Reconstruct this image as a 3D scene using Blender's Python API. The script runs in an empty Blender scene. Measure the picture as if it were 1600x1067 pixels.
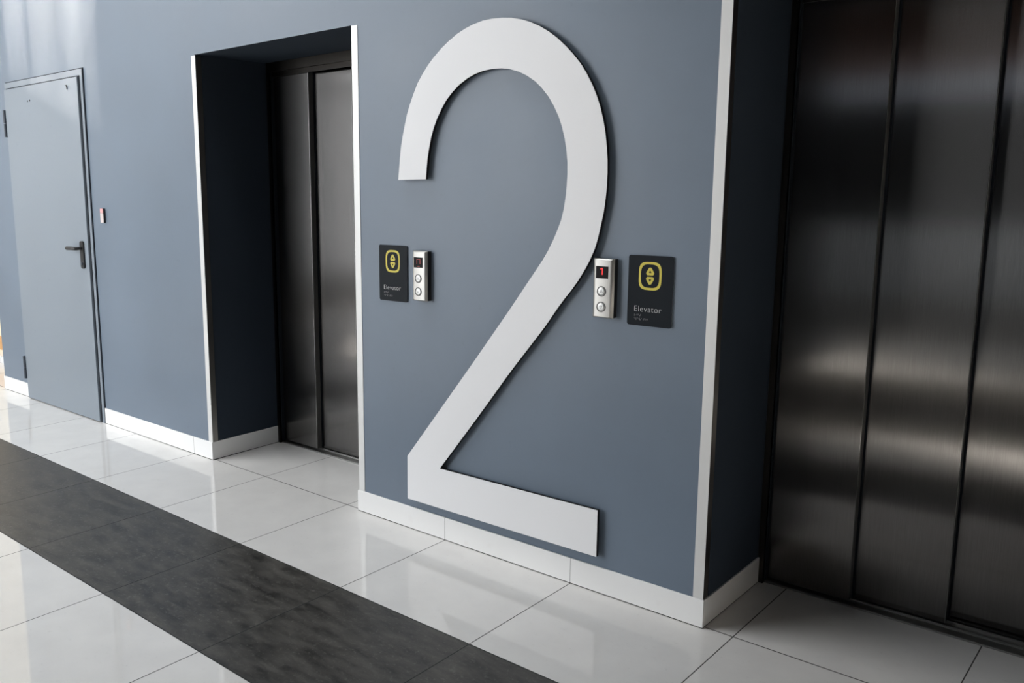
import bpy, bmesh, math
from mathutils import Matrix, Vector
from mathutils.geometry import tessellate_polygon

S = bpy.context.scene
COL = S.collection

# ---------------------------------------------------------------- camera
F_PX, CX, CY = 1378.886, -158.424, -7.724        # focal length and principal point offset (a cropped photograph)
YAW, PITCH, ROLL = 0.7466, -0.1676, -0.0075
CAM = Vector((2.2314, -2.6157, 1.4287))
cam_data = bpy.data.cameras.new('camera')
cam_data.sensor_width = 36.0
cam_data.lens = F_PX / 1600 * 36
cam_data.shift_x = -CX / 1600
cam_data.shift_y = CY / 1600
cam_data.clip_start = 0.02
cam = bpy.data.objects.new('camera', cam_data)
COL.objects.link(cam)
fw = Vector((-math.sin(YAW) * math.cos(PITCH), math.cos(YAW) * math.cos(PITCH), math.sin(PITCH)))
rt = Vector((math.cos(YAW), math.sin(YAW), 0))
up = rt.cross(fw)
rt2 = math.cos(ROLL) * rt + math.sin(ROLL) * up
up2 = -math.sin(ROLL) * rt + math.cos(ROLL) * up
cam.matrix_world = Matrix(((rt2.x, up2.x, -fw.x, CAM.x), (rt2.y, up2.y, -fw.y, CAM.y), (rt2.z, up2.z, -fw.z, CAM.z), (0, 0, 0, 1)))
S.camera = cam

# ---------------------------------------------------------------- sky, sun, exposure
world = bpy.data.worlds.new('world')
S.world = world
world.use_nodes = True
bg = world.node_tree.nodes['Background']
bg.inputs['Color'].default_value = (0.95, 0.975, 1.0, 1)
bg.inputs['Strength'].default_value = 9.0

def light(name, kind, energy, loc, direction, color=(1, 1, 1), size=None, angle=None, portal=False, spread=None):
    l = bpy.data.lights.new(name, kind)
    l.energy = energy
    l.color = color
    if kind == 'AREA':
        l.shape = 'RECTANGLE'
        l.size, l.size_y = size
        l.cycles.is_portal = portal
        if spread:
            l.spread = spread
    if angle is not None:
        l.angle = angle
    o = bpy.data.objects.new(name, l)
    COL.objects.link(o)
    o.location = loc
    o.rotation_euler = Vector(direction).to_track_quat('-Z', 'Y').to_euler()
    return o

SUN = Vector((1.0, 0.35, -0.35))
light('sun', 'SUN', 70.0, (-12, -5, 6), SUN, (1.0, 0.95, 0.88), angle=0.018)
# daylight enters by the glazed front of the hall and a skylight (the portals only guide the sampling of the sky)
light('sky_portal', 'AREA', 1, (-3.6, -5.02, 1.8), (0, 1, 0), size=(2.8, 3.5), portal=True)
light('sky_portal', 'AREA', 1, (-7.0, -5.02, 4.75), (0, 1, 0), size=(3.8, 3.5), portal=True)
light('sky_portal', 'AREA', 1, (-2.4, -1.6, 7.42), (0, 0, -1), size=(5.0, 1.8), portal=True)
# unseen fill light added over the corridor, brightening what the right doors mirror
light('corridor_fill', 'AREA', 150, (1.4, -8.25, 3.58), (0, 0, -1), (0.90, 0.95, 1.0), size=(6.4, 0.8), spread=1.6)

S.view_settings.view_transform = 'Standard'
S.view_settings.look = 'None'
S.view_settings.gamma = 1.0
S.view_settings.exposure = 0.06
S.view_settings.use_curve_mapping = False
S.cycles.use_denoising = True
S.cycles.max_bounces = 10
S.cycles.diffuse_bounces = 6
S.cycles.glossy_bounces = 6
S.cycles.caustics_reflective = False
S.cycles.caustics_refractive = False
S.cycles.sample_clamp_indirect = 6.0

# ---------------------------------------------------------------- materials
def mat(name, color, rough=0.5, metal=0.0, spec=0.5, emit=None, emit_strength=0.0):
    m = bpy.data.materials.new(name)
    m.use_nodes = True
    p = m.node_tree.nodes['Principled BSDF']
    p.inputs['Base Color'].default_value = (*color, 1)
    p.inputs['Roughness'].default_value = rough
    p.inputs['Metallic'].default_value = metal
    p.inputs['Specular IOR Level'].default_value = spec
    if emit:
        p.inputs['Emission Color'].default_value = (*emit, 1)
        p.inputs['Emission Strength'].default_value = emit_strength
    return m

def nd(m, kind, **kw):
    n = m.node_tree.nodes.new(kind)
    for k, v in kw.items():
        setattr(n, k, v)
    return n

def lk(m, a, b):
    m.node_tree.links.new(a, b)

def math_node(m, op, a, b=None, c=None):
    n = nd(m, 'ShaderNodeMath', operation=op)
    for i, v in enumerate((a, b, c)):
        if v is None:
            continue
        if isinstance(v, (int, float)):
            n.inputs[i].default_value = v
        else:
            lk(m, v, n.inputs[i])
    return n.outputs[0]

def mix_col(m, fac, a, b):
    n = nd(m, 'ShaderNodeMix', data_type='RGBA')
    for sock, v in ((n.inputs[0], fac), (n.inputs[6], a), (n.inputs[7], b)):
        if isinstance(v, (int, float)):
            sock.default_value = v
        elif isinstance(v, tuple):
            sock.default_value = (*v, 1)
        else:
            lk(m, v, sock)
    return n.outputs[2]

def noise(m, vec, scale, detail=4.0, rough=0.55):
    n = nd(m, 'ShaderNodeTexNoise')
    n.inputs['Scale'].default_value = scale
    n.inputs['Detail'].default_value = detail
    n.inputs['Roughness'].default_value = rough
    lk(m, vec, n.inputs['Vector'])
    return n.outputs['Fac']

def ramp(m, fac, lo, hi, a=0.0, b=1.0):
    n = nd(m, 'ShaderNodeMapRange')
    lk(m, fac, n.inputs[0])
    n.inputs[1].default_value, n.inputs[2].default_value = lo, hi
    n.inputs[3].default_value, n.inputs[4].default_value = a, b
    return n.outputs[0]

def position(m, scale=(1, 1, 1)):
    g = nd(m, 'ShaderNodeNewGeometry')
    mp = nd(m, 'ShaderNodeMapping')
    mp.inputs['Scale'].default_value = scale
    lk(m, g.outputs['Position'], mp.inputs['Vector'])
    return mp.outputs[0]

def bump(m, height, strength, distance=0.001, normal_in=None):
    b = nd(m, 'ShaderNodeBump')
    b.inputs['Strength'].default_value = strength
    b.inputs['Distance'].default_value = distance
    lk(m, height, b.inputs['Height'])
    if normal_in is not None:
        lk(m, normal_in, b.inputs['Normal'])
    return b.outputs[0]

def bsdf(m):
    return m.node_tree.nodes['Principled BSDF']

# blue-grey paint over woven glass-fibre wallpaper, with faint scuffs
def make_paint(name, base, rough=0.42, scuff=0.06, sheen=0.19):
    m = mat(name, base, rough, 0, 0.5)
    v = position(m)
    weave = noise(m, position(m, (260, 260, 160)), 1.0, 2.0)
    blot = noise(m, v, 2.2, 5.0)
    spots = ramp(m, noise(m, v, 26.0, 3.0), 0.66, 0.74)
    c1 = mix_col(m, ramp(m, blot, 0.3, 0.7), tuple(c * (1 - scuff) for c in base), tuple(c * (1 + scuff) for c in base))
    c2 = mix_col(m, math_node(m, 'MULTIPLY', spots, 0.14), c1, tuple(c * 0.6 for c in base))
    bsdf(m).inputs['Sheen Weight'].default_value = sheen
    bsdf(m).inputs['Sheen Roughness'].default_value = 0.45
    lk(m, c2, bsdf(m).inputs['Base Color'])
    lk(m, bump(m, weave, 0.35, 0.0006), bsdf(m).inputs['Normal'])
    lk(m, ramp(m, blot, 0.3, 0.7, rough - 0.04, rough + 0.05), bsdf(m).inputs['Roughness'])
    return m

M = {}
M['paint'] = make_paint('blue_grey_wall_paint', (0.121, 0.159, 0.210))
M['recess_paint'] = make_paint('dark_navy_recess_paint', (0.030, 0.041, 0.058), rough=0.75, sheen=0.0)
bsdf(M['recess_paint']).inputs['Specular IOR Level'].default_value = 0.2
M['door_paint'] = make_paint('blue_grey_door_paint', (0.188, 0.222, 0.260), 0.42, 0.03)
M['plain'] = mat('hall_grey_plaster', (0.12, 0.12, 0.12), 0.7)
M['light_plaster'] = mat('hall_white_plaster', (0.6, 0.6, 0.59), 0.7)
M['dark_plaster'] = mat('corridor_dark_plaster', (0.08, 0.075, 0.07), 0.6)
M['ceiling'] = mat('hall_ceiling', (0.25, 0.25, 0.25), 0.8)
M['white'] = mat('white_acrylic', (0.81, 0.812, 0.825), 0.45, 0, 0.3)
M['black_edge'] = mat('black_board_edge', (0.006, 0.006, 0.007), 0.6, 0, 0.2)
M['black'] = mat('black_plastic', (0.008, 0.008, 0.009), 0.4)
M['dark_gap'] = mat('gap_shade_dark', (0.010, 0.013, 0.018), 0.8, 0, 0.2)  # flat dark colour standing in for shade in the door joints
M['hinge'] = mat('dark_painted_steel', (0.03, 0.04, 0.055), 0.45)
M['sign'] = mat('dark_sign_plate', (0.009, 0.012, 0.016), 0.5, 0, 0.10)
M['sign_edge'] = mat('grey_sign_edge', (0.16, 0.18, 0.20), 0.3)
M['yellow'] = mat('yellow_print', (0.60, 0.50, 0.055), 0.5)
M['lettering'] = mat('white_print', (0.62, 0.62, 0.62), 0.5)
M['braille'] = mat('grey_raised_dots', (0.18, 0.18, 0.19), 0.4)
M['box'] = mat('black_metal_box', (0.012, 0.011, 0.011), 0.35)
M['screen'] = mat('black_display_glass', (0.006, 0.004, 0.004), 0.3, 0, 0.08)
M['red_led'] = mat('red_display_digit', (0.2, 0.0, 0.0), 0.4, 0, 0.5, (1.0, 0.02, 0.02), 1.1)
M['red_dim'] = mat('dim_red_display_digit', (0.1, 0.0, 0.0), 0.4, 0, 0.5, (1.0, 0.02, 0.02), 0.16)
M['switch'] = mat('pale_switch_plastic', (0.60, 0.52, 0.50), 0.5)
M['switch_pink'] = mat('pink_switch_lens', (0.70, 0.36, 0.36), 0.4)
M['aluminium'] = mat('satin_aluminium_trim', (0.66, 0.66, 0.65), 0.42, 0.25)
M['trim_side'] = mat('shaded_aluminium_trim_side', (0.30, 0.29, 0.27), 0.32, 1.0)  # same trim metal, with the side leg's shade put into a darker colour
M['steel_edge'] = mat('lightened_panel_edge', (0.15, 0.145, 0.135), 0.45, 0.2)
M['frame_white'] = mat('white_window_frame', (0.7, 0.7, 0.7), 0.5)
M['cream'] = mat('cream_shopfront', (0.80, 0.72, 0.58), 0.5)
M['orange'] = mat('orange_wood_band', (0.60, 0.33, 0.13), 0.5)
M['brown'] = mat('brown_wood_fascia', (0.30, 0.18, 0.14), 0.5)
M['fascia'] = mat('pale_blue_fascia', (0.62, 0.66, 0.74), 0.5)
M['dark_glass'] = mat('dark_shop_glass', (0.015, 0.015, 0.015), 0.15)
M['counter'] = mat('white_counter', (0.72, 0.74, 0.75), 0.5)

# brushed stainless steel: vertical grain, reflections drawn out sideways
def make_steel(name, base, rough, aniso, wave=0.4):
    m = mat(name, base, rough, 1.0)
    p = bsdf(m)
    p.inputs['Anisotropic'].default_value = aniso
    t = nd(m, 'ShaderNodeCombineXYZ')
    t.inputs[0].default_value = 1.0
    lk(m, t.outputs[0], p.inputs['Tangent'])
    grain = noise(m, position(m, (900, 900, 9)), 1.0, 2.0)
    smear = noise(m, position(m, (3.5, 3.5, 1.6)), 1.0, 3.0)
    lk(m, mix_col(m, ramp(m, grain, 0.3, 0.7), tuple(c * 0.86 for c in base), tuple(c * 1.1 for c in base)), p.inputs['Base Color'])
    lk(m, ramp(m, smear, 0.3, 0.7, rough - 0.006, rough + 0.008), p.inputs['Roughness'])
    big = noise(m, position(m, (1.4, 1.4, 3.2)), 1.0, 1.0)
    lk(m, bump(m, big, wave, 0.02), p.inputs['Normal'])
    return m

M['steel'] = make_steel('brushed_steel_door', (0.165, 0.160, 0.156), 0.185, 1.0, 0.0)
M['steel_frame'] = make_steel('brushed_steel_frame', (0.06, 0.055, 0.05), 0.33, 0.3, 0.0)
M['sill'] = make_steel('ribbed_sill_steel', (0.34, 0.34, 0.33), 0.35, 0.3, 0.0)
M['panel_metal'] = mat('satin_nickel_panel', (0.40, 0.39, 0.37), 0.42, 0.9)
M['button_metal'] = mat('satin_nickel_button', (0.44, 0.44, 0.43), 0.38, 0.9)
M['glyph'] = mat('engraved_arrow', (0.07, 0.07, 0.07), 0.5, 0.3)

# floor: 600 mm tiles on one grid, polished off-white with one row of dark slate and added unseen dark patches
def make_floor():
    m = mat('tiled_floor', (0.6, 0.6, 0.6), 0.06)
    p = bsdf(m)
    v = position(m)
    sep = nd(m, 'ShaderNodeSeparateXYZ')
    lk(m, v, sep.inputs[0])
    ux = math_node(m, 'DIVIDE', sep.outputs[0], 0.6)
    uy = math_node(m, 'DIVIDE', math_node(m, 'SUBTRACT', sep.outputs[1], 0.010), 0.6)
    def line(u, w):
        d = math_node(m, 'SUBTRACT', u, math_node(m, 'ROUND', u))
        return math_node(m, 'LESS_THAN', math_node(m, 'ABSOLUTE', d), w)
    joint = math_node(m, 'MAXIMUM', line(ux, 0.0030), line(uy, 0.0040))
    row = math_node(m, 'FLOOR', uy)
    colm = math_node(m, 'FLOOR', ux)
    dark = math_node(m, 'MAXIMUM', math_node(m, 'COMPARE', row, -2.0, 0.5), math_node(m, 'MAXIMUM', math_node(m, 'MULTIPLY', math_node(m, 'COMPARE', row, -5.0, 1.5), math_node(m, 'GREATER_THAN', colm, -3.5)), math_node(m, 'LESS_THAN', row, -9.5)))  # out of view, dark tiles are added to dim the doors' reflections
    cell = nd(m, 'ShaderNodeCombineXYZ')
    lk(m, colm, cell.inputs[0]); lk(m, row, cell.inputs[1])
    wn = nd(m, 'ShaderNodeTexWhiteNoise', noise_dimensions='3D')
    lk(m, cell.outputs[0], wn.inputs['Vector'])
    off = nd(m, 'ShaderNodeVectorMath', operation='MULTIPLY_ADD')
    lk(m, wn.outputs['Color'], off.inputs[0]); off.inputs[1].default_value = (20, 20, 20); lk(m, v, off.inputs[2])
    speck = noise(m, off.outputs[0], 55.0, 5.0, 0.65)
    soft = noise(m, off.outputs[0], 6.0, 4.0)
    w1 = mix_col(m, ramp(m, soft, 0.3, 0.7), (0.67, 0.655, 0.635), (0.72, 0.705, 0.68))
    w2 = mix_col(m, ramp(m, speck, 0.62, 0.72, 0, 0.16), w1, (0.36, 0.34, 0.32))
    st = nd(m, 'ShaderNodeMapping')
    st.inputs['Scale'].default_value = (3.0, 9.0, 1.0); st.inputs['Rotation'].default_value = (0, 0, 0.5)
    lk(m, off.outputs[0], st.inputs['Vector'])
    vein = noise(m, st.outputs[0], 2.2, 8.0, 0.68)
    fine = noise(m, off.outputs[0], 70.0, 4.0, 0.7)
    d1 = mix_col(m, ramp(m, vein, 0.36, 0.66), (0.014, 0.0130, 0.0115), (0.074, 0.069, 0.061))
    d2 = mix_col(m, ramp(m, fine, 0.56, 0.68, 0, 0.55), d1, (0.13, 0.124, 0.112))
    c = mix_col(m, dark, w2, d2)
    gj = mix_col(m, dark, (0.030, 0.027, 0.024), (0.008, 0.012, 0.011))
    lk(m, mix_col(m, joint, c, gj), p.inputs['Base Color'])
    r_w = ramp(m, soft, 0.3, 0.7, 0.02, 0.035)
    r_d = ramp(m, vein, 0.3, 0.7, 0.34, 0.46)
    r = math_node(m, 'ADD', math_node(m, 'MULTIPLY', r_d, dark), math_node(m, 'MULTIPLY', r_w, math_node(m, 'SUBTRACT', 1.0, dark)))
    lk(m, math_node(m, 'MAXIMUM', r, math_node(m, 'MULTIPLY', joint, 0.7)), p.inputs['Roughness'])
    h = math_node(m, 'MULTIPLY', math_node(m, 'MULTIPLY', vein, dark), 1.0)
    lk(m, bump(m, h, 0.25, 0.004), p.inputs['Normal'])
    return m
M['floor'] = make_floor()

def make_baseboard():
    m = mat('white_tile_baseboard', (0.7, 0.7, 0.7), 0.14)
    p = bsdf(m)
    v = position(m)
    sep = nd(m, 'ShaderNodeSeparateXYZ'); lk(m, v, sep.inputs[0])
    u = math_node(m, 'DIVIDE', sep.outputs[0], 0.6)
    d = math_node(m, 'ABSOLUTE', math_node(m, 'SUBTRACT', u, math_node(m, 'ROUND', u)))
    joint = math_node(m, 'MULTIPLY', math_node(m, 'LESS_THAN', d, 0.0022), 0.6)
    foot = math_node(m, 'LESS_THAN', sep.outputs[2], 0.0035)
    dirt = math_node(m, 'MULTIPLY', ramp(m, noise(m, v, 14.0, 4.0), 0.62, 0.8), 0.10)
    c = mix_col(m, dirt, (0.82, 0.82, 0.815), (0.50, 0.39, 0.37))
    c = mix_col(m, math_node(m, 'MAXIMUM', joint, foot), c, (0.05, 0.048, 0.045))
    lk(m, c, p.inputs['Base Color'])
    return m
M['baseboard'] = make_baseboard()

# ---------------------------------------------------------------- mesh helpers
def bm_box(bm, x0, x1, y0, y1, z0, z1, bevel=0.0):
    r = bmesh.ops.create_cube(bm, size=1.0)
    vs = r['verts']
    for v in vs:
        v.co = Vector((x0 + (v.co.x + .5) * (x1 - x0), y0 + (v.co.y + .5) * (y1 - y0), z0 + (v.co.z + .5) * (z1 - z0)))
    if bevel:
        es = {e for v in vs for e in v.link_edges}
        bmesh.ops.bevel(bm, geom=list(es), offset=bevel, segments=3, profile=0.5, affect='EDGES', clamp_overlap=True)

def bm_prism(bm, pts, y0, y1):
    """outline in x, z (any winding), extruded from y0 (front) to y1"""
    n = len(pts)
    a = [bm.verts.new((x, y0, z)) for x, z in pts]
    b = [bm.verts.new((x, y1, z)) for x, z in pts]
    for i, j, k in tessellate_polygon([[Vector((x, z, 0)) for x, z in pts]]):
        bm.faces.new((a[i], a[j], a[k]))
        bm.faces.new((b[k], b[j], b[i]))
    for i in range(n):
        j = (i + 1) % n
        bm.faces.new((a[j], a[i], b[i], b[j]))
    bmesh.ops.recalc_face_normals(bm, faces=bm.faces)

def bm_ring(bm, outer, inner, y0, y1):
    n = len(outer)
    vs = [[bm.verts.new((x, y, z)) for x, z in L] for L, y in ((outer, y0), (inner, y0), (outer, y1), (inner, y1))]
    for i in range(n):
        j = (i + 1) % n
        bm.faces.new((vs[0][i], vs[0][j], vs[1][j], vs[1][i]))
        bm.faces.new((vs[2][j], vs[2][i], vs[3][i], vs[3][j]))
        bm.faces.new((vs[0][j], vs[0][i], vs[2][i], vs[2][j]))
        bm.faces.new((vs[1][i], vs[1][j], vs[3][j], vs[3][i]))
    bmesh.ops.recalc_face_normals(bm, faces=bm.faces)

def bm_disc(bm, cx, cz, r, y0, y1, n=40, dome=0.0):
    """round button facing -y, with a softened rim"""
    k = r * 0.12
    loops = [(r, y1), (r, y0 + k), (r - k * 0.4, y0 + k * 0.3), (r - k, y0), (r * 0.5, y0 - dome)]
    vs = [[bm.verts.new((cx + q * math.cos(2 * math.pi * i / n), y, cz + q * math.sin(2 * math.pi * i / n))) for i in range(n)] for q, y in loops]
    for a, b in zip(vs, vs[1:]):
        for i in range(n):
            j = (i + 1) % n
            bm.faces.new((a[i], a[j], b[j], b[i]))
    bm.faces.new(vs[-1])
    bm.faces.new(vs[0][::-1])
    bmesh.ops.recalc_face_normals(bm, faces=bm.faces)

def rounded_rect(x0, x1, z0, z1, r, n=8):
    pts = []
    for cx, cz, a0 in ((x1 - r, z1 - r, 0), (x0 + r, z1 - r, 90), (x0 + r, z0 + r, 180), (x1 - r, z0 + r, 270)):
        for i in range(n + 1):
            a = math.radians(a0 + 90 * i / n)
            pts.append((cx + r * math.cos(a), cz + r * math.sin(a)))
    return pts

def obj(name, bm, m, parent=None, smooth=False):
    me = bpy.data.meshes.new(name)
    bm.to_mesh(me)
    bm.free()
    for mm in (m if isinstance(m, (list, tuple)) else [m]):
        me.materials.append(M[mm])
    if smooth:
        for p in me.polygons:
            p.use_smooth = True
        me.set_sharp_from_angle(angle=math.radians(35))
    o = bpy.data.objects.new(name, me)
    COL.objects.link(o)
    if parent:
        o.parent = parent
    return o

def box(name, dims, m, parent=None, bevel=0.0):
    bm = bmesh.new()
    bm_box(bm, *dims, bevel)
    return obj(name, bm, m, parent, smooth=False)

def boxes(name, list_of_dims, m, parent=None):
    bm = bmesh.new()
    for d in list_of_dims:
        bm_box(bm, *d)
    return obj(name, bm, m, parent)

def empty(name, loc):
    o = bpy.data.objects.new(name, None)
    o.location = loc
    o.empty_display_size = 0.05
    COL.objects.link(o)
    return o

def tag(o, label=None, cat=None, group=None, kind=None):
    for k, v in (('label', label), ('category', cat), ('group', group), ('kind', kind)):
        if v:
            o[k] = v
    return o

def structure(o, label=None):
    return tag(o, label, None, None, 'structure')

def copy_tree(o, parent=None):
    c = o.copy()
    COL.objects.link(c)
    if parent:
        c.parent = parent
    for ch in list(o.children):
        copy_tree(ch, c)
    return c

# measured places (metres, on the wall)
DOOR_R, FRAME_R = -2.805, -2.766
PL, PR = -2.894, -2.851
HX = -3.812
DOTS = [(-3.4646, 1.985), (-3.432, 1.9865)]
HOOK = (-2.935, 2.030)
SWX = -2.630
SIGN1, SIGN2 = (-0.279, 1.0805), (0.8725, 1.0910)
PANEL1, PANEL2 = (-0.1135, 1.0810), (0.7130, 1.0910)
# outline of the large number: outer and inner edge, x and z on the wall
OUT = [
    (-0.2265, 1.4577), (-0.2216, 1.4976), (-0.2160, 1.5425), (-0.2106, 1.5823), (-0.2006, 1.6263), (-0.1896, 1.6650), (-0.1764, 1.7082), (-0.1606, 1.7450),
    (-0.1425, 1.7809), (-0.1205, 1.8202), (-0.0955, 1.8514), (-0.0648, 1.8845), (-0.0345, 1.9107), (0.0018, 1.9376), (0.0360, 1.9586), (0.0760, 1.9795),
    (0.1135, 1.9935), (0.1521, 2.0043), (0.1966, 2.0116), (0.2366, 2.0128), (0.2818, 2.0103), (0.3215, 2.0050), (0.3652, 1.9939), (0.4029, 1.9803),
    (0.4393, 1.9632), (0.4781, 1.9402), (0.5107, 1.9169), (0.5448, 1.8872), (0.5736, 1.8592), (0.6038, 1.8256), (0.6271, 1.7930), (0.6503, 1.7543),
    (0.6680, 1.7182), (0.6825, 1.6808), (0.6952, 1.6375), (0.7039, 1.5983), (0.7100, 1.5535), (0.7142, 1.5135), (0.7157, 1.4684), (0.7146, 1.4282),
    (0.7116, 1.3881), (0.7058, 1.3433), (0.6977, 1.3040), (0.6877, 1.2599), (0.6764, 1.2215), (0.6577, 1.1805), (0.6377, 1.1457), (0.6129, 1.1079),
    (0.5885, 1.0759), (0.5628, 1.0451), (0.5348, 1.0096), (0.5114, 0.9769), (0.4848, 0.9403), (0.4598, 0.9088), (0.4313, 0.8737), (0.4060, 0.8425),
    (0.3806, 0.8113), (0.3521, 0.7761), (0.3271, 0.7447), (0.2996, 0.7088), (0.2753, 0.6767), (0.2479, 0.6407), (0.2234, 0.6088), (0.1959, 0.5730),
    (0.1713, 0.5411), (0.1466, 0.5094), (0.1187, 0.4738), (0.0939, 0.4421), (0.0660, 0.4065), (0.0412, 0.3749), (0.0133, 0.3393), (-0.0114, 0.3076),
]
INN = [
    (-0.0796, 1.4586), (-0.0755, 1.5001), (-0.0706, 1.5373), (-0.0616, 1.5781), (-0.0520, 1.6144), (-0.0372, 1.6532), (-0.0201, 1.6866), (0.0028, 1.7213),
    (0.0264, 1.7504), (0.0572, 1.7781), (0.0879, 1.7995), (0.1249, 1.8186), (0.1601, 1.8310), (0.2008, 1.8393), (0.2381, 1.8417), (0.2798, 1.8400),
    (0.3167, 1.8339), (0.3564, 1.8215), (0.3902, 1.8055), (0.4253, 1.7833), (0.4533, 1.7587), (0.4813, 1.7279), (0.5025, 1.6971), (0.5227, 1.6606),
    (0.5369, 1.6260), (0.5488, 1.5861), (0.5564, 1.5493), (0.5614, 1.5079), (0.5624, 1.4704), (0.5607, 1.4287), (0.5572, 1.3913), (0.5507, 1.3501),
    (0.5413, 1.3139), (0.5254, 1.2755), (0.5092, 1.2415), (0.4891, 1.2050), (0.4686, 1.1735), (0.4438, 1.1399), (0.4213, 1.1098), (0.3962, 1.0764),
    (0.3737, 1.0463), (0.3487, 1.0128), (0.3261, 0.9828), (0.3006, 0.9497), (0.2776, 0.9199), (0.2521, 0.8869), (0.2291, 0.8571), (0.2036, 0.8241),
    (0.1806, 0.7943), (0.1549, 0.7613), (0.1317, 0.7318), (0.1059, 0.6989), (0.0826, 0.6694), (0.0568, 0.6366), (0.0335, 0.6070), (0.0077, 0.5742),
    (-0.0156, 0.5447), (-0.0414, 0.5119), (-0.0647, 0.4823), (-0.0905, 0.4495), (-0.1138, 0.4200), (-0.1396, 0.3871), (-0.1629, 0.3576), (-0.1888, 0.3248),
]

# ---------------------------------------------------------------- the hall shell
D1, D2 = 0.4414, 0.4576            # depth of the two elevator recesses
L1, R1 = -1.634, -0.505            # first recess
L2, R2 = 1.098, 2.227              # second recess
HEAD = 2.084                       # height of the recess heads
TOP = 7.4
END = -4.225                       # left end of the elevator wall

floor = structure(box('floor', (-9.2, 5.2, -9.2, 0.85, -0.12, 0.0), 'floor'), 'white polished tile floor with one dark slate row')
wall = structure(boxes('wall_elevator', [
    (END, -3.816, 0, D1, 0, TOP),
    (-3.816, -2.762, 0, D1, 2.128, TOP),
    (-3.816, -2.762, 0.10, D1, 0, 2.128),
    (-2.762, L1, 0, D1, 0, TOP),
    (L1, R1, 0, D1, HEAD, TOP),
    (R1, L2, 0, D2, 0, TOP),
    (L2, R2, 0, D2, HEAD, TOP),
    (R2, 5.2, 0, D2, 0, TOP),
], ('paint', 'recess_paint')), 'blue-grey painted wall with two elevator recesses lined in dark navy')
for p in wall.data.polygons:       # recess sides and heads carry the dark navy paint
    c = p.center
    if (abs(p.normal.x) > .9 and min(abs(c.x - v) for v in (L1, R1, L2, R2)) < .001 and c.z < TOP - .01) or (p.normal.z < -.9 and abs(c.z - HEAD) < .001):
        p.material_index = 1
structure(boxes('wall_shaft', [(x0 - .12, x1 + .12, .74, .84, 0, 2.7) for x0, x1 in ((L1, R1), (L2, R2))]
                + [(x, x + .1, d - .02, .74, 0, 2.7) for x, d in ((L1 - .12, D1), (R1 + .02, D1), (L2 - .12, D2), (R2 + .02, D2))]
                + [(x0 - .12, x1 + .12, d - .02, .74, 2.6, 2.7) for x0, x1, d in ((L1, R1, D1), (L2, R2, D2))], 'plain'))

# left end of the hall, with two openings that let the sun in
structure(boxes('wall_left', [
    (-9.2, -9.0, -5.2, -4.2, 0, TOP), (-9.2, -9.0, -3.3, -2.27, 0, TOP), (-9.2, -9.0, -1.45, 0.6, 0, TOP),
    (-9.2, -9.0, -4.2, -3.3, 0, 1.5), (-9.2, -9.0, -4.2, -3.3, 2.15, TOP),
    (-9.2, -9.0, -2.27, -1.45, 0, 4.0), (-9.2, -9.0, -2.27, -1.45, 6.4, TOP),
], 'light_plaster'))
slits = [(-2.265, .0024), (-2.215, .0032), (-2.155, .0026), (-2.10, .0018), (-2.045, .0034), (-1.98, .0016), (-1.92, .003), (-1.85, .0015), (-1.785, .0034), (-1.71, .002), (-1.65, .0025), (-1.58, .0015), (-1.52, .002)]  # unseen slats added in the upper opening to thin the sun into streaks
structure(boxes('sun_slit_screen', [(-9.102, -9.098, y + w, (slits + [(-1.45, 0)])[i + 1][0], 4.0, 6.4) for i, (y, w) in enumerate(slits)], 'frame_white'))
# glazed front of the hall: full height in the middle, high windows at the far end
structure(boxes('wall_front', [
    (-8.9, -5.1, -5.2, -5.0, 6.5, TOP), (-9.2, -8.9, -5.2, -5.0, 0, TOP), (-8.9, -5.1, -5.2, -5.0, 0, 3.0), (-5.1, -5.0, -5.2, -5.0, 0, TOP), (-5.0, -2.2, -5.2, -5.0, 3.6, TOP),
    (-2.2, 5.2, -5.2, -5.0, 3.62, TOP), (-2.4, -2.2, -5.2, -5.0, 0, TOP),
], 'plain'))
structure(boxes('window_2', [(x - .03, x + .03, -5.13, -5.07, 0.0, 3.6) for x in (-4.97, -3.6, -2.23)]
                + [(-5.0, -2.2, -5.13, -5.07, z - .03, z + .03) for z in (0.03, 2.6)] + [(-7.0, -6.94, -5.13, -5.07, 3.0, 6.5)], 'frame_white'))
structure(boxes('ceiling', [(-9.2, 5.2, -5.2, -2.5, TOP, TOP + .2), (-9.2, 5.2, -0.7, 0.75, TOP, TOP + .2), (-9.2, -4.9, -2.5, -0.7, TOP, TOP + .2),
                            (0.1, 5.2, -2.5, -0.7, TOP, TOP + .2), (0.4, 5.2, -1.6, 0.0, 3.0, 3.12), (-2.4, 5.2, -9.2, -5.2, 3.62, 3.8)], 'ceiling'))  # the low slab at the right is added, unseen, to block skylight
structure(box('wall_right', (5.0, 5.2, -9.2, 0.0, 0, TOP), 'dark_plaster'))
structure(box('wall_corridor', (-2.4, -2.2, -9.2, -5.2, 0, 3.62), 'dark_plaster'))
structure(box('wall_opposite', (-2.4, 5.2, -9.2, -9.0, 0, 3.62), 'brown'))
structure(box('trim_4', (-2.2, 5.0, -9.0, -8.94, 2.46, 2.76), 'fascia'))
structure(box('window_3', (-2.2, 5.0, -9.0, -8.97, 0.90, 2.46), 'dark_glass'))
structure(box('trim_5', (-2.2, 5.0, -9.0, -8.8, 0.0, 0.90), 'counter'))

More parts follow.
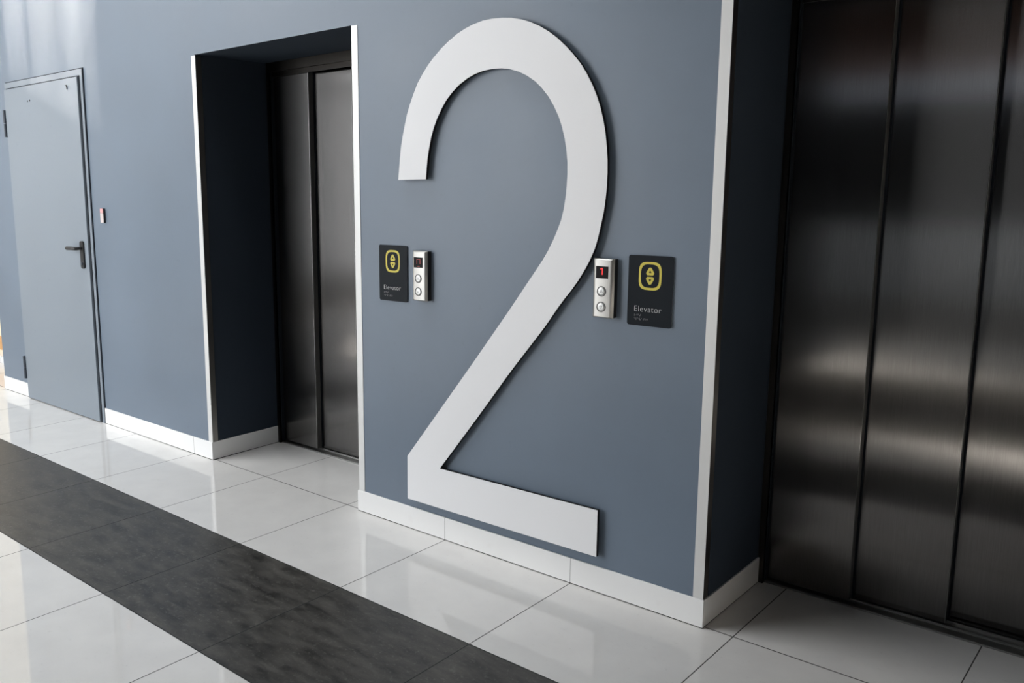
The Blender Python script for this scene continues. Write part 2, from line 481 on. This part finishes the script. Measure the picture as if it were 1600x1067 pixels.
# shopfront beyond the left end of the elevator wall
shop = empty('shopfront', (-6.62, 0.40, 0))
tag(shop, 'cream shopfront with orange wood band beyond the far left end of the wall', 'shopfront')
box('wall_panel', (-2.36, 2.36, 0.02, 0.12, 0.0, 4.3), 'cream', shop)
box('wood_band', (-2.36, 2.36, 0.0, 0.02, 0.11, 0.22), 'orange', shop)
box('skirting', (-2.36, 2.36, -0.005, 0.02, 0.0, 0.05), 'counter', shop)
structure(box('wall_back', (-9.2, END, 0.54, 0.75, 0, TOP), 'plain'))

# baseboards
BH, BT = 0.097, 0.007
structure(box('baseboard_left', (END, -3.816, -BT, 0.0, 0, BH), 'baseboard', bevel=.0015), 'short white tile baseboard left of the grey door')
structure(box('baseboard_door', (-2.762, L1 + BT, -BT, 0.0, 0, BH), 'baseboard', bevel=.0015), 'white tile baseboard between grey door and first elevator')
structure(box('baseboard_recess', (L1, L1 + BT, 0.0, D1 - .002, 0, BH), 'baseboard', bevel=.0015), 'white tile baseboard inside the first elevator recess')
structure(box('baseboard_middle', (R1 - BT, L2 + BT, -BT, 0.0, 0, BH), 'baseboard', bevel=.0015), 'white tile baseboard under the large number')
structure(box('baseboard_pillar', (R1 - BT, R1, 0.0, D1 - .002, 0, BH), 'baseboard', bevel=.0015))
structure(box('baseboard_right', (L2, L2 + BT, 0.0, D2 - .002, 0, BH), 'baseboard', bevel=.0015), 'white tile baseboard inside the right elevator recess')

# aluminium corner trims
def corner_trim(name, x_edge, side, z1, label):
    """side = +1: the recess lies to the right of the edge"""
    bm = bmesh.new()
    t, w = 0.002, 0.033
    if side > 0:
        bm_box(bm, x_edge - w, x_edge + t, -t, 0, BH, z1)
        n0 = len(bm.faces)
        bm_box(bm, x_edge, x_edge + t, .0002, w, BH, z1)
    else:
        bm_box(bm, x_edge - t, x_edge + w, -t, 0, BH, z1)
        n0 = len(bm.faces)
        bm_box(bm, x_edge - t, x_edge, .0002, w, BH, z1)
    o = structure(obj(name, bm, ('aluminium', 'trim_side')), label)
    for p in o.data.polygons[n0:]:
        p.material_index = 1
corner_trim('trim_1', L1 + .004, 1, HEAD - .004, 'pale metal corner trim on the left edge of the first recess')
corner_trim('trim_2', R1 + .001, -1, HEAD - .002, 'pale metal corner trim on the right edge of the first recess')
corner_trim('trim_3', L2, 1, HEAD - .002, 'pale metal corner trim beside the right elevator')

# ---------------------------------------------------------------- elevator doors
PW = 0.2825
def elevator_door(name, x, d, label):
    e = empty(name, (x, d, 0))
    tag(e, label, 'elevator door', None, 'structure')
    W = R1 - L1
    fr = bmesh.new()
    bm_box(fr, 0.001, 0.022, 0, 0.20, 0, HEAD - .001)
    bm_box(fr, W - 0.010, W - 0.001, 0, 0.20, 0, HEAD - .001)
    bm_box(fr, 0.022, W - 0.010, 0, 0.028, 2.036, HEAD - .001)
    bm_box(fr, 0.022, W - 0.010, 0.016, 0.028, 2.012, 2.036)
    obj('door_frame', fr, 'steel_frame', e)
    for k in range(4):
        x0 = 0.024 if k == 0 else 0.021 + PW * k - 0.025
        x1 = 0.021 + PW * (k + 1)
        if k == 3:
            x1 = W - 0.012
        y0 = 0.030 + 0.040 * k
        panel = box('door_panel', (x0, x1, y0, y0 + 0.034, 0.014, 2.10), 'steel', e, bevel=0.0016)
        if k < 3:
            box('panel_edge', (x1, x1 + .0012, y0 + .0010, y0 + .033, 0.016, 2.09), 'steel_edge', panel)  # grey strip laid over the panel's side face to brighten it
    ru = bmesh.new()  # dark strips painted in for the shadow beside each panel joint
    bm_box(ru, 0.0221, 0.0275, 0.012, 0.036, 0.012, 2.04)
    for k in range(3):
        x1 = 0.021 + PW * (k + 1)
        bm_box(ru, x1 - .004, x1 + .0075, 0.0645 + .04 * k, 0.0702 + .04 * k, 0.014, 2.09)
    obj('gap_shade_strip', ru, 'dark_gap', e)['label'] = 'dark shade strips between the panels'
    sl = bmesh.new()
    bm_box(sl, 0.022, W - .010, 0.012, 0.19, 0.0005, 0.005)
    for k in range(8):
        bm_box(sl, 0.022, W - .010, 0.014 + k * 0.0055, 0.0165 + k * 0.0055, 0.005, 0.0066)
    for k in range(4):
        bm_box(sl, 0.022, W - .010, 0.0655 + .04 * k, 0.0685 + .04 * k, 0.005, 0.011)
    obj('sill', sl, 'sill', e)
    return e
elevator_door('door_2', L1, D1, 'narrow view of brushed steel elevator doors left of the large number')
elevator_door('door_3', L2, D2, 'wide brushed steel elevator doors in three panels at the right')

# ---------------------------------------------------------------- grey service door
dr = empty('door_1', (-2.84, 0, 0))
tag(dr, 'blue-grey painted metal door with black lever handle at the far left', 'door', None, 'structure')
X = lambda x: x + 2.84             # world x to the door's own x
LL, LR = -3.800, DOOR_R            # leaf edges
fb = bmesh.new()
bm_box(fb, X(LR + .013), X(FRAME_R), -.010, .08, 0, 2.122)
bm_box(fb, X(-3.814), X(LR + .013), -.010, .08, 2.087, 2.122)
bm_box(fb, X(-3.814), X(-3.805), -.002, .08, 0, 2.086)
obj('door_frame', fb, 'door_paint', dr)
gb = bmesh.new()  # dark strips drawn in for the shaded gaps around leaf and frame
bm_box(gb, X(LR), X(LR + .013), -.0085, .05, 0, 2.087)
bm_box(gb, X(LL), X(LR), -.0085, .05, 2.079, 2.087)
bm_box(gb, X(-3.805), X(LL), .0, .05, 0, 2.086)
bm_box(gb, X(FRAME_R), X(FRAME_R + .004), -.0045, .08, BH, 2.126)
bm_box(gb, X(-3.81), X(FRAME_R), -.0045, .08, 2.122, 2.1279)
obj('gap_shade_strip', gb, 'dark_gap', dr)['label'] = 'thin dark shade line around the door'
leaf = box('door_leaf', (X(LL), X(LR), -.022, .04, 0.006, 2.079), 'door_paint', dr, bevel=.0015)
hp = bmesh.new()
bm_prism(hp, rounded_rect(X(PL), X(PR), .955, 1.122, .016, 10), -.031, -.022)
obj('handle_plate', hp, 'black', leaf, smooth=True)
# lever: neck then a flattened rounded bar pointing left
def tube(bm, path, radii, n=14):
    rings = []
    for i, p in enumerate(path):
        p = Vector(p)
        a = Vector(path[max(0, i - 1)]); b = Vector(path[min(len(path) - 1, i + 1)])
        t = (b - a).normalized()
        u = t.cross(Vector((0, 0, 1)))
        u = u.normalized() if u.length > 1e-5 else Vector((1, 0, 0))
        w = u.cross(t)
        ru, rw = radii[i]
        rings.append([bm.verts.new(p + u * ru * math.cos(2 * math.pi * k / n) + w * rw * math.sin(2 * math.pi * k / n)) for k in range(n)])
    for a, b in zip(rings, rings[1:]):
        for k in range(n):
            bm.faces.new((a[k], a[(k + 1) % n], b[(k + 1) % n], b[k]))
    bm.faces.new(rings[0]); bm.faces.new(rings[-1])
    bmesh.ops.recalc_face_normals(bm, faces=bm.faces)
lv = bmesh.new()
cx = X((PL + PR) / 2)
path = [(cx, -.029, 1.078), (cx, -.045, 1.078), (cx, -.058, 1.078), (cx - .006, -.067, 1.078), (cx - .018, -.071, 1.078), (cx - .06, -.071, 1.078), (cx - .105, -.070, 1.077), (cx - .122, -.069, 1.077), (cx - .127, -.068, 1.077)]
tube(lv, path, [(.010, .010), (.010, .010), (.010, .0105), (.010, .011), (.009, .011), (.008, .0115), (.008, .012), (.006, .009), (.002, .003)])
obj('lever', lv, 'black', leaf, smooth=True)
kb = bmesh.new()
bm_disc(kb, cx, .985, .009, -.035, -.031, 20)
obj('key_cylinder', kb, 'hinge', leaf, smooth=True)
for z0, z1 in ((.140, .297), (1.776, 1.950)):
    hb = bmesh.new()
    hx = X(HX)
    for a, b in ((z0, z0 + (z1 - z0) * .49), (z0 + (z1 - z0) * .51, z1)):
        bmesh.ops.create_cone(hb, cap_ends=True, segments=18, radius1=.011, radius2=.011, depth=b - a, matrix=Matrix.Translation((hx, -.024, (a + b) / 2)))
    bm_box(hb, hx - .004, hx + .016, -.020, -.002, z0 + .004, z1 - .004)
    obj('hinge', hb, 'hinge', dr, smooth=True)
for sx, sz in DOTS:
    sb = bmesh.new()
    bm_disc(sb, X(sx), sz, .006, -.0235, -.022, 12)
    obj('screw', sb, 'black', leaf)
ck = bmesh.new()
tube(ck, [(X(HOOK[0]) - .012, -.024, HOOK[1] + .010), (X(HOOK[0]) + .006, -.026, HOOK[1] + .008), (X(HOOK[0]) + .010, -.026, HOOK[1] - .004), (X(HOOK[0]) + .006, -.023, HOOK[1] - .014)], [(.0035, .0035)] * 4, 8)
obj('hook', ck, 'black', leaf)

# small call button on the wall beside that door
sw = empty('wall_switch', (SWX, 0, 1.278))
tag(sw, 'small pale switch with pink top on the wall beside the grey door', 'switch')
bm = bmesh.new(); bm_prism(bm, rounded_rect(-.018, .018, -.042, .042, .006), -.012, 0); obj('housing', bm, 'black', sw)
bm = bmesh.new(); bm_prism(bm, rounded_rect(-.017, .017, -.041, .014, .004), -.015, -.012); obj('cover', bm, 'switch', sw)
bm = bmesh.new(); bm_prism(bm, rounded_rect(-.017, .017, .015, .041, .004), -.015, -.012); obj('lens', bm, 'switch_pink', sw)

# ---------------------------------------------------------------- the large 2
nx, nz = 0.245, 0.0
num = empty('wall_numeral', (nx, 0, nz))
tag(num, 'huge white number 2 mounted on the blue-grey wall between the two elevators', 'number sign')
pts = OUT + [(0.7155, 0.3129), (0.7155, 0.1416), (-0.1898, 0.1391)] + INN[::-1]
pts = [(x - nx, z - nz) for x, z in pts]
bm = bmesh.new(); bm_prism(bm, pts, -.025, -.0235); obj('face_panel', bm, 'white', num)
bm = bmesh.new(); bm_prism(bm, pts, -.0235, -.011); obj('backing_board', bm, 'black_edge', num)['label'] = 'black edge of the number'
for x, z in ((-.155, 1.50), (.25, 1.93), (.64, 1.45), (.42, .99), (.05, .50), (.60, .225), (-.10, .20)):
    bm = bmesh.new(); bm_disc(bm, x - nx, z - nz, .012, -.0112, 0, 16); obj('spacer', bm, 'black_edge', num)

# ---------------------------------------------------------------- elevator signs
def text_mesh(s, size, m, name, parent, x, y, z, thick=0.0003, width=None):
    cu = bpy.data.curves.new(name, 'FONT')
    cu.body = s
    cu.size = size
    cu.extrude = thick
    cu.offset = -size * 0.018
    cu.space_character = 1.08
    t = bpy.data.objects.new(name, cu)
    COL.objects.link(t)
    bpy.context.view_layer.update()
    me = bpy.data.meshes.new_from_object(t.evaluated_get(bpy.context.evaluated_depsgraph_get()))
    bpy.data.objects.remove(t)
    xs = [v.co.x for v in me.vertices]
    k = width / (max(xs) - min(xs)) if width else 1.0
    x_min = min(xs)
    for v in me.vertices:
        v.co = Vector(((v.co.x - x_min) * k + x, y - v.co.z, v.co.y * k + z))
    me.materials.clear()
    me.materials.append(M[m])
    o = bpy.data.objects.new(name, me)
    COL.objects.link(o)
    o.parent = parent
    return o

def superellipse(cx, cz, a, b, p, n=72):
    out = []
    for i in range(n):
        t = 2 * math.pi * i / n
        c, s = math.cos(t), math.sin(t)
        out.append((cx + a * math.copysign(abs(c) ** (2 / p), c), cz + b * math.copysign(abs(s) ** (2 / p), s)))
    return out

def round_poly(corners, r, n=6):
    """corners rounded with radius r"""
    out = []
    k = len(corners)
    for i in range(k):
        p0, p1, p2 = Vector(corners[i - 1]), Vector(corners[i]), Vector(corners[(i + 1) % k])
        d0, d2 = (p0 - p1).normalized(), (p2 - p1).normalized()
        ang = d0.angle(d2)
        L = r / math.tan(ang / 2)
        a, b = p1 + d0 * L, p1 + d2 * L
        c = p1 + (d0 + d2).normalized() * (r / math.sin(ang / 2))
        va, vb = a - c, b - c
        for j in range(n + 1):
            v = va.lerp(vb, j / n).normalized() * r
            out.append(tuple(c + v))
    return out

BRAILLE = {'l': '123', 'i': '24', 'f': '124', 't': '2345', 'e': '15', 'v': '1236', 'a': '1', 'o': '135', 'r': '1235'}
def elevator_sign(loc, label):
    s = empty('elevator_sign', loc)
    tag(s, label, 'sign', 'dark elevator signs beside the large number')
    W, H = 0.1575, 0.2300
    bm = bmesh.new(); bm_prism(bm, rounded_rect(-W / 2, W / 2, -H / 2, H / 2, .008), -.006, -.0045); obj('sign_face', bm, 'sign', s)
    bm = bmesh.new(); bm_prism(bm, rounded_rect(-W / 2 + .0002, W / 2 - .0002, -H / 2 + .0002, H / 2 - .0002, .008), -.0045, 0.0); obj('backing_plate', bm, 'sign_edge', s)
    top = H / 2
    cz = top - .0660
    bm = bmesh.new()
    bm_ring(bm, superellipse(-.001, cz, .0400, .0455, 3.6), superellipse(-.001, cz, .0325, .0380, 3.3), -.0064, -.006)
    obj('icon_ring', bm, 'yellow', s)
    for sg in (1, -1):
        bm = bmesh.new()
        zc = cz + sg * .0155
        tri = [(-.0190, -.0130 * sg), (.0190, -.0130 * sg), (0, .0185 * sg)]
        tri2 = [(-.0050, -.0052 * sg), (.0050, -.0052 * sg), (0, .0034 * sg)]
        mk = lambda T, r: [(x - .001, z + zc) for x, z in round_poly(T, r)]
        bm_ring(bm, mk(tri, .0065), mk(tri2, .0006), -.0064, -.006)
        obj('icon_arrow', bm, 'yellow', s)
    text_mesh('Elevator', .0212, 'lettering', 'lettering', s, -W / 2 + .0262, -.0062, top - .1835, width=.0955)
    bm = bmesh.new()
    for row, word in enumerate(('lift', 'elevator')):
        for c, ch in enumerate(word):
            for dn in BRAILLE[ch]:
                q = int(dn) - 1
                px = -W / 2 + .0270 + c * .0064 + (q // 3) * .0026
                pz = top - .1935 - row * .0125 - (q % 3) * .0027
                bm_disc(bm, px, pz, .0011, -.0066, -.006, 8)
    obj('braille', bm, 'braille', s)
    return s
elevator_sign((SIGN1[0], 0, SIGN1[1]), 'dark elevator sign with yellow icon beside the narrow left elevator')
elevator_sign((SIGN2[0], 0, SIGN2[1]), 'dark elevator sign with yellow icon nearest the wide right elevator')

# ---------------------------------------------------------------- call panels
def seg_bar(bm, x0, x1, z0, z1, y):
    bm_box(bm, x0, x1, y - .0004, y, z0, z1)

def call_panel(loc, label, digit):
    c = empty('call_panel', loc)
    tag(c, label, 'call panel', 'metal call panels beside the large number')
    W, H = 0.078, 0.200
    box('back_box', (-W / 2 + .002, W / 2 - .001, -.0215, 0, -H / 2 + .002, H / 2 - .002), 'box', c)['label'] = 'black box of the panel'
    # front cover: gently arched across, with a rolled edge
    bm = bmesh.new()
    prof = []
    n = 24
    for i in range(n + 1):
        t = -1 + 2 * i / n
        edge = max(0.0, (abs(t) - .76) / .24)
        prof.append((t * W / 2, -.0290 - .0022 * (1 - t * t) + .0065 * edge ** 1.6))
    rows = [(-H / 2, .010), (-H / 2 + .0015, .003), (-H / 2 + .005, 0), (H / 2 - .005, 0), (H / 2 - .0015, .003), (H / 2, .010)]
    g = [[bm.verts.new((x, min(y + dy, -.0215), z)) for x, y in prof] for z, dy in rows]
    for a, b in zip(g, g[1:]):
        for i in range(n):
            bm.faces.new((a[i], a[i + 1], b[i + 1], b[i]))
    back = [[bm.verts.new((x, -.0210, z)) for x in (-W / 2, W / 2)] for z in (-H / 2, H / 2)]
    bm.faces.new((back[0][0], back[1][0], back[1][1], back[0][1]))
    bm.faces.new([back[0][1]] + [r[-1] for r in g] + [back[1][1]])
    bm.faces.new([back[1][0]] + [r[0] for r in g[::-1]] + [back[0][0]])
    bm.faces.new([back[0][0]] + g[0] + [back[0][1]])
    bm.faces.new([back[1][1]] + g[-1][::-1] + [back[1][0]])
    bmesh.ops.recalc_face_normals(bm, faces=bm.faces)
    obj('front_cover', bm, 'panel_metal', c, smooth=True)
    ox = -.003
    zt = H / 2
    sx0, sx1, sz0, sz1 = ox - .0225, ox + .0225, zt - .0665, zt - .0260
    scr = box('display', (sx0, sx1, -.0323, -.028, sz0, sz1), 'screen', c)
    mx, mz = (sx0 + sx1) / 2, (sz0 + sz1) / 2
    bm = bmesh.new()
    y = -.0323
    if digit == '1':
        tube_pts = [(mx - .0065, mz + .0100), (mx - .0065, mz + .0120), (mx - .0005, mz + .0145), (mx + .0030, mz + .0145), (mx + .0030, mz - .0080), (mx + .0004, mz - .0080), (mx + .0004, mz + .0110)]
        bm_prism(bm, tube_pts, y - .0004, y)
        obj('digit', bm, 'red_led', scr)
    else:
        seg_bar(bm, mx - .007, mx + .012, mz + .0115, mz + .0135, y)
        seg_bar(bm, mx - .007, mx - .0045, mz - .006, mz + .0115, y)
        seg_bar(bm, mx + .0095, mx + .012, mz - .006, mz + .0115, y)
        seg_bar(bm, mx - .004, mx + .009, mz - .0165, mz - .0145, y)
        obj('digit', bm, 'red_dim', scr)
    for zc, sg in ((zt - .110, 1), (zt - .1625, -1)):
        bm = bmesh.new()
        ring = [(ox + .0175 * math.cos(2 * math.pi * i / 40), zc + .0175 * math.sin(2 * math.pi * i / 40)) for i in range(40)]
        ring2 = [(ox + .0148 * math.cos(2 * math.pi * i / 40), zc + .0148 * math.sin(2 * math.pi * i / 40)) for i in range(40)]
        bm_ring(bm, ring, ring2, -.0318, -.028)
        b = obj('button', bm, 'glyph', c)
        bm = bmesh.new(); bm_disc(bm, ox, zc, .0142, -.0328, -.028, 36)
        obj('button_cap', bm, 'button_metal', b, smooth=True)
        bm = bmesh.new()
        t1 = [(ox + x, zc + z) for x, z in round_poly([(-.0062, -.0045 * sg), (.0062, -.0045 * sg), (0, .0070 * sg)], .0008, 3)]
        t2 = [(ox + x, zc + z) for x, z in round_poly([(-.0040, -.0031 * sg), (.0040, -.0031 * sg), (0, .0043 * sg)], .0004, 3)]
        bm_ring(bm, t1, t2, -.0331, -.0326)
        obj('arrow_mark', bm, 'glyph', b)
    return c
call_panel((PANEL1[0], 0, PANEL1[1]), 'metal elevator call panel with dim red display, left of the number', '0')
call_panel((PANEL2[0], 0, PANEL2[1]), 'metal elevator call panel showing red 1, right of the number', '1')
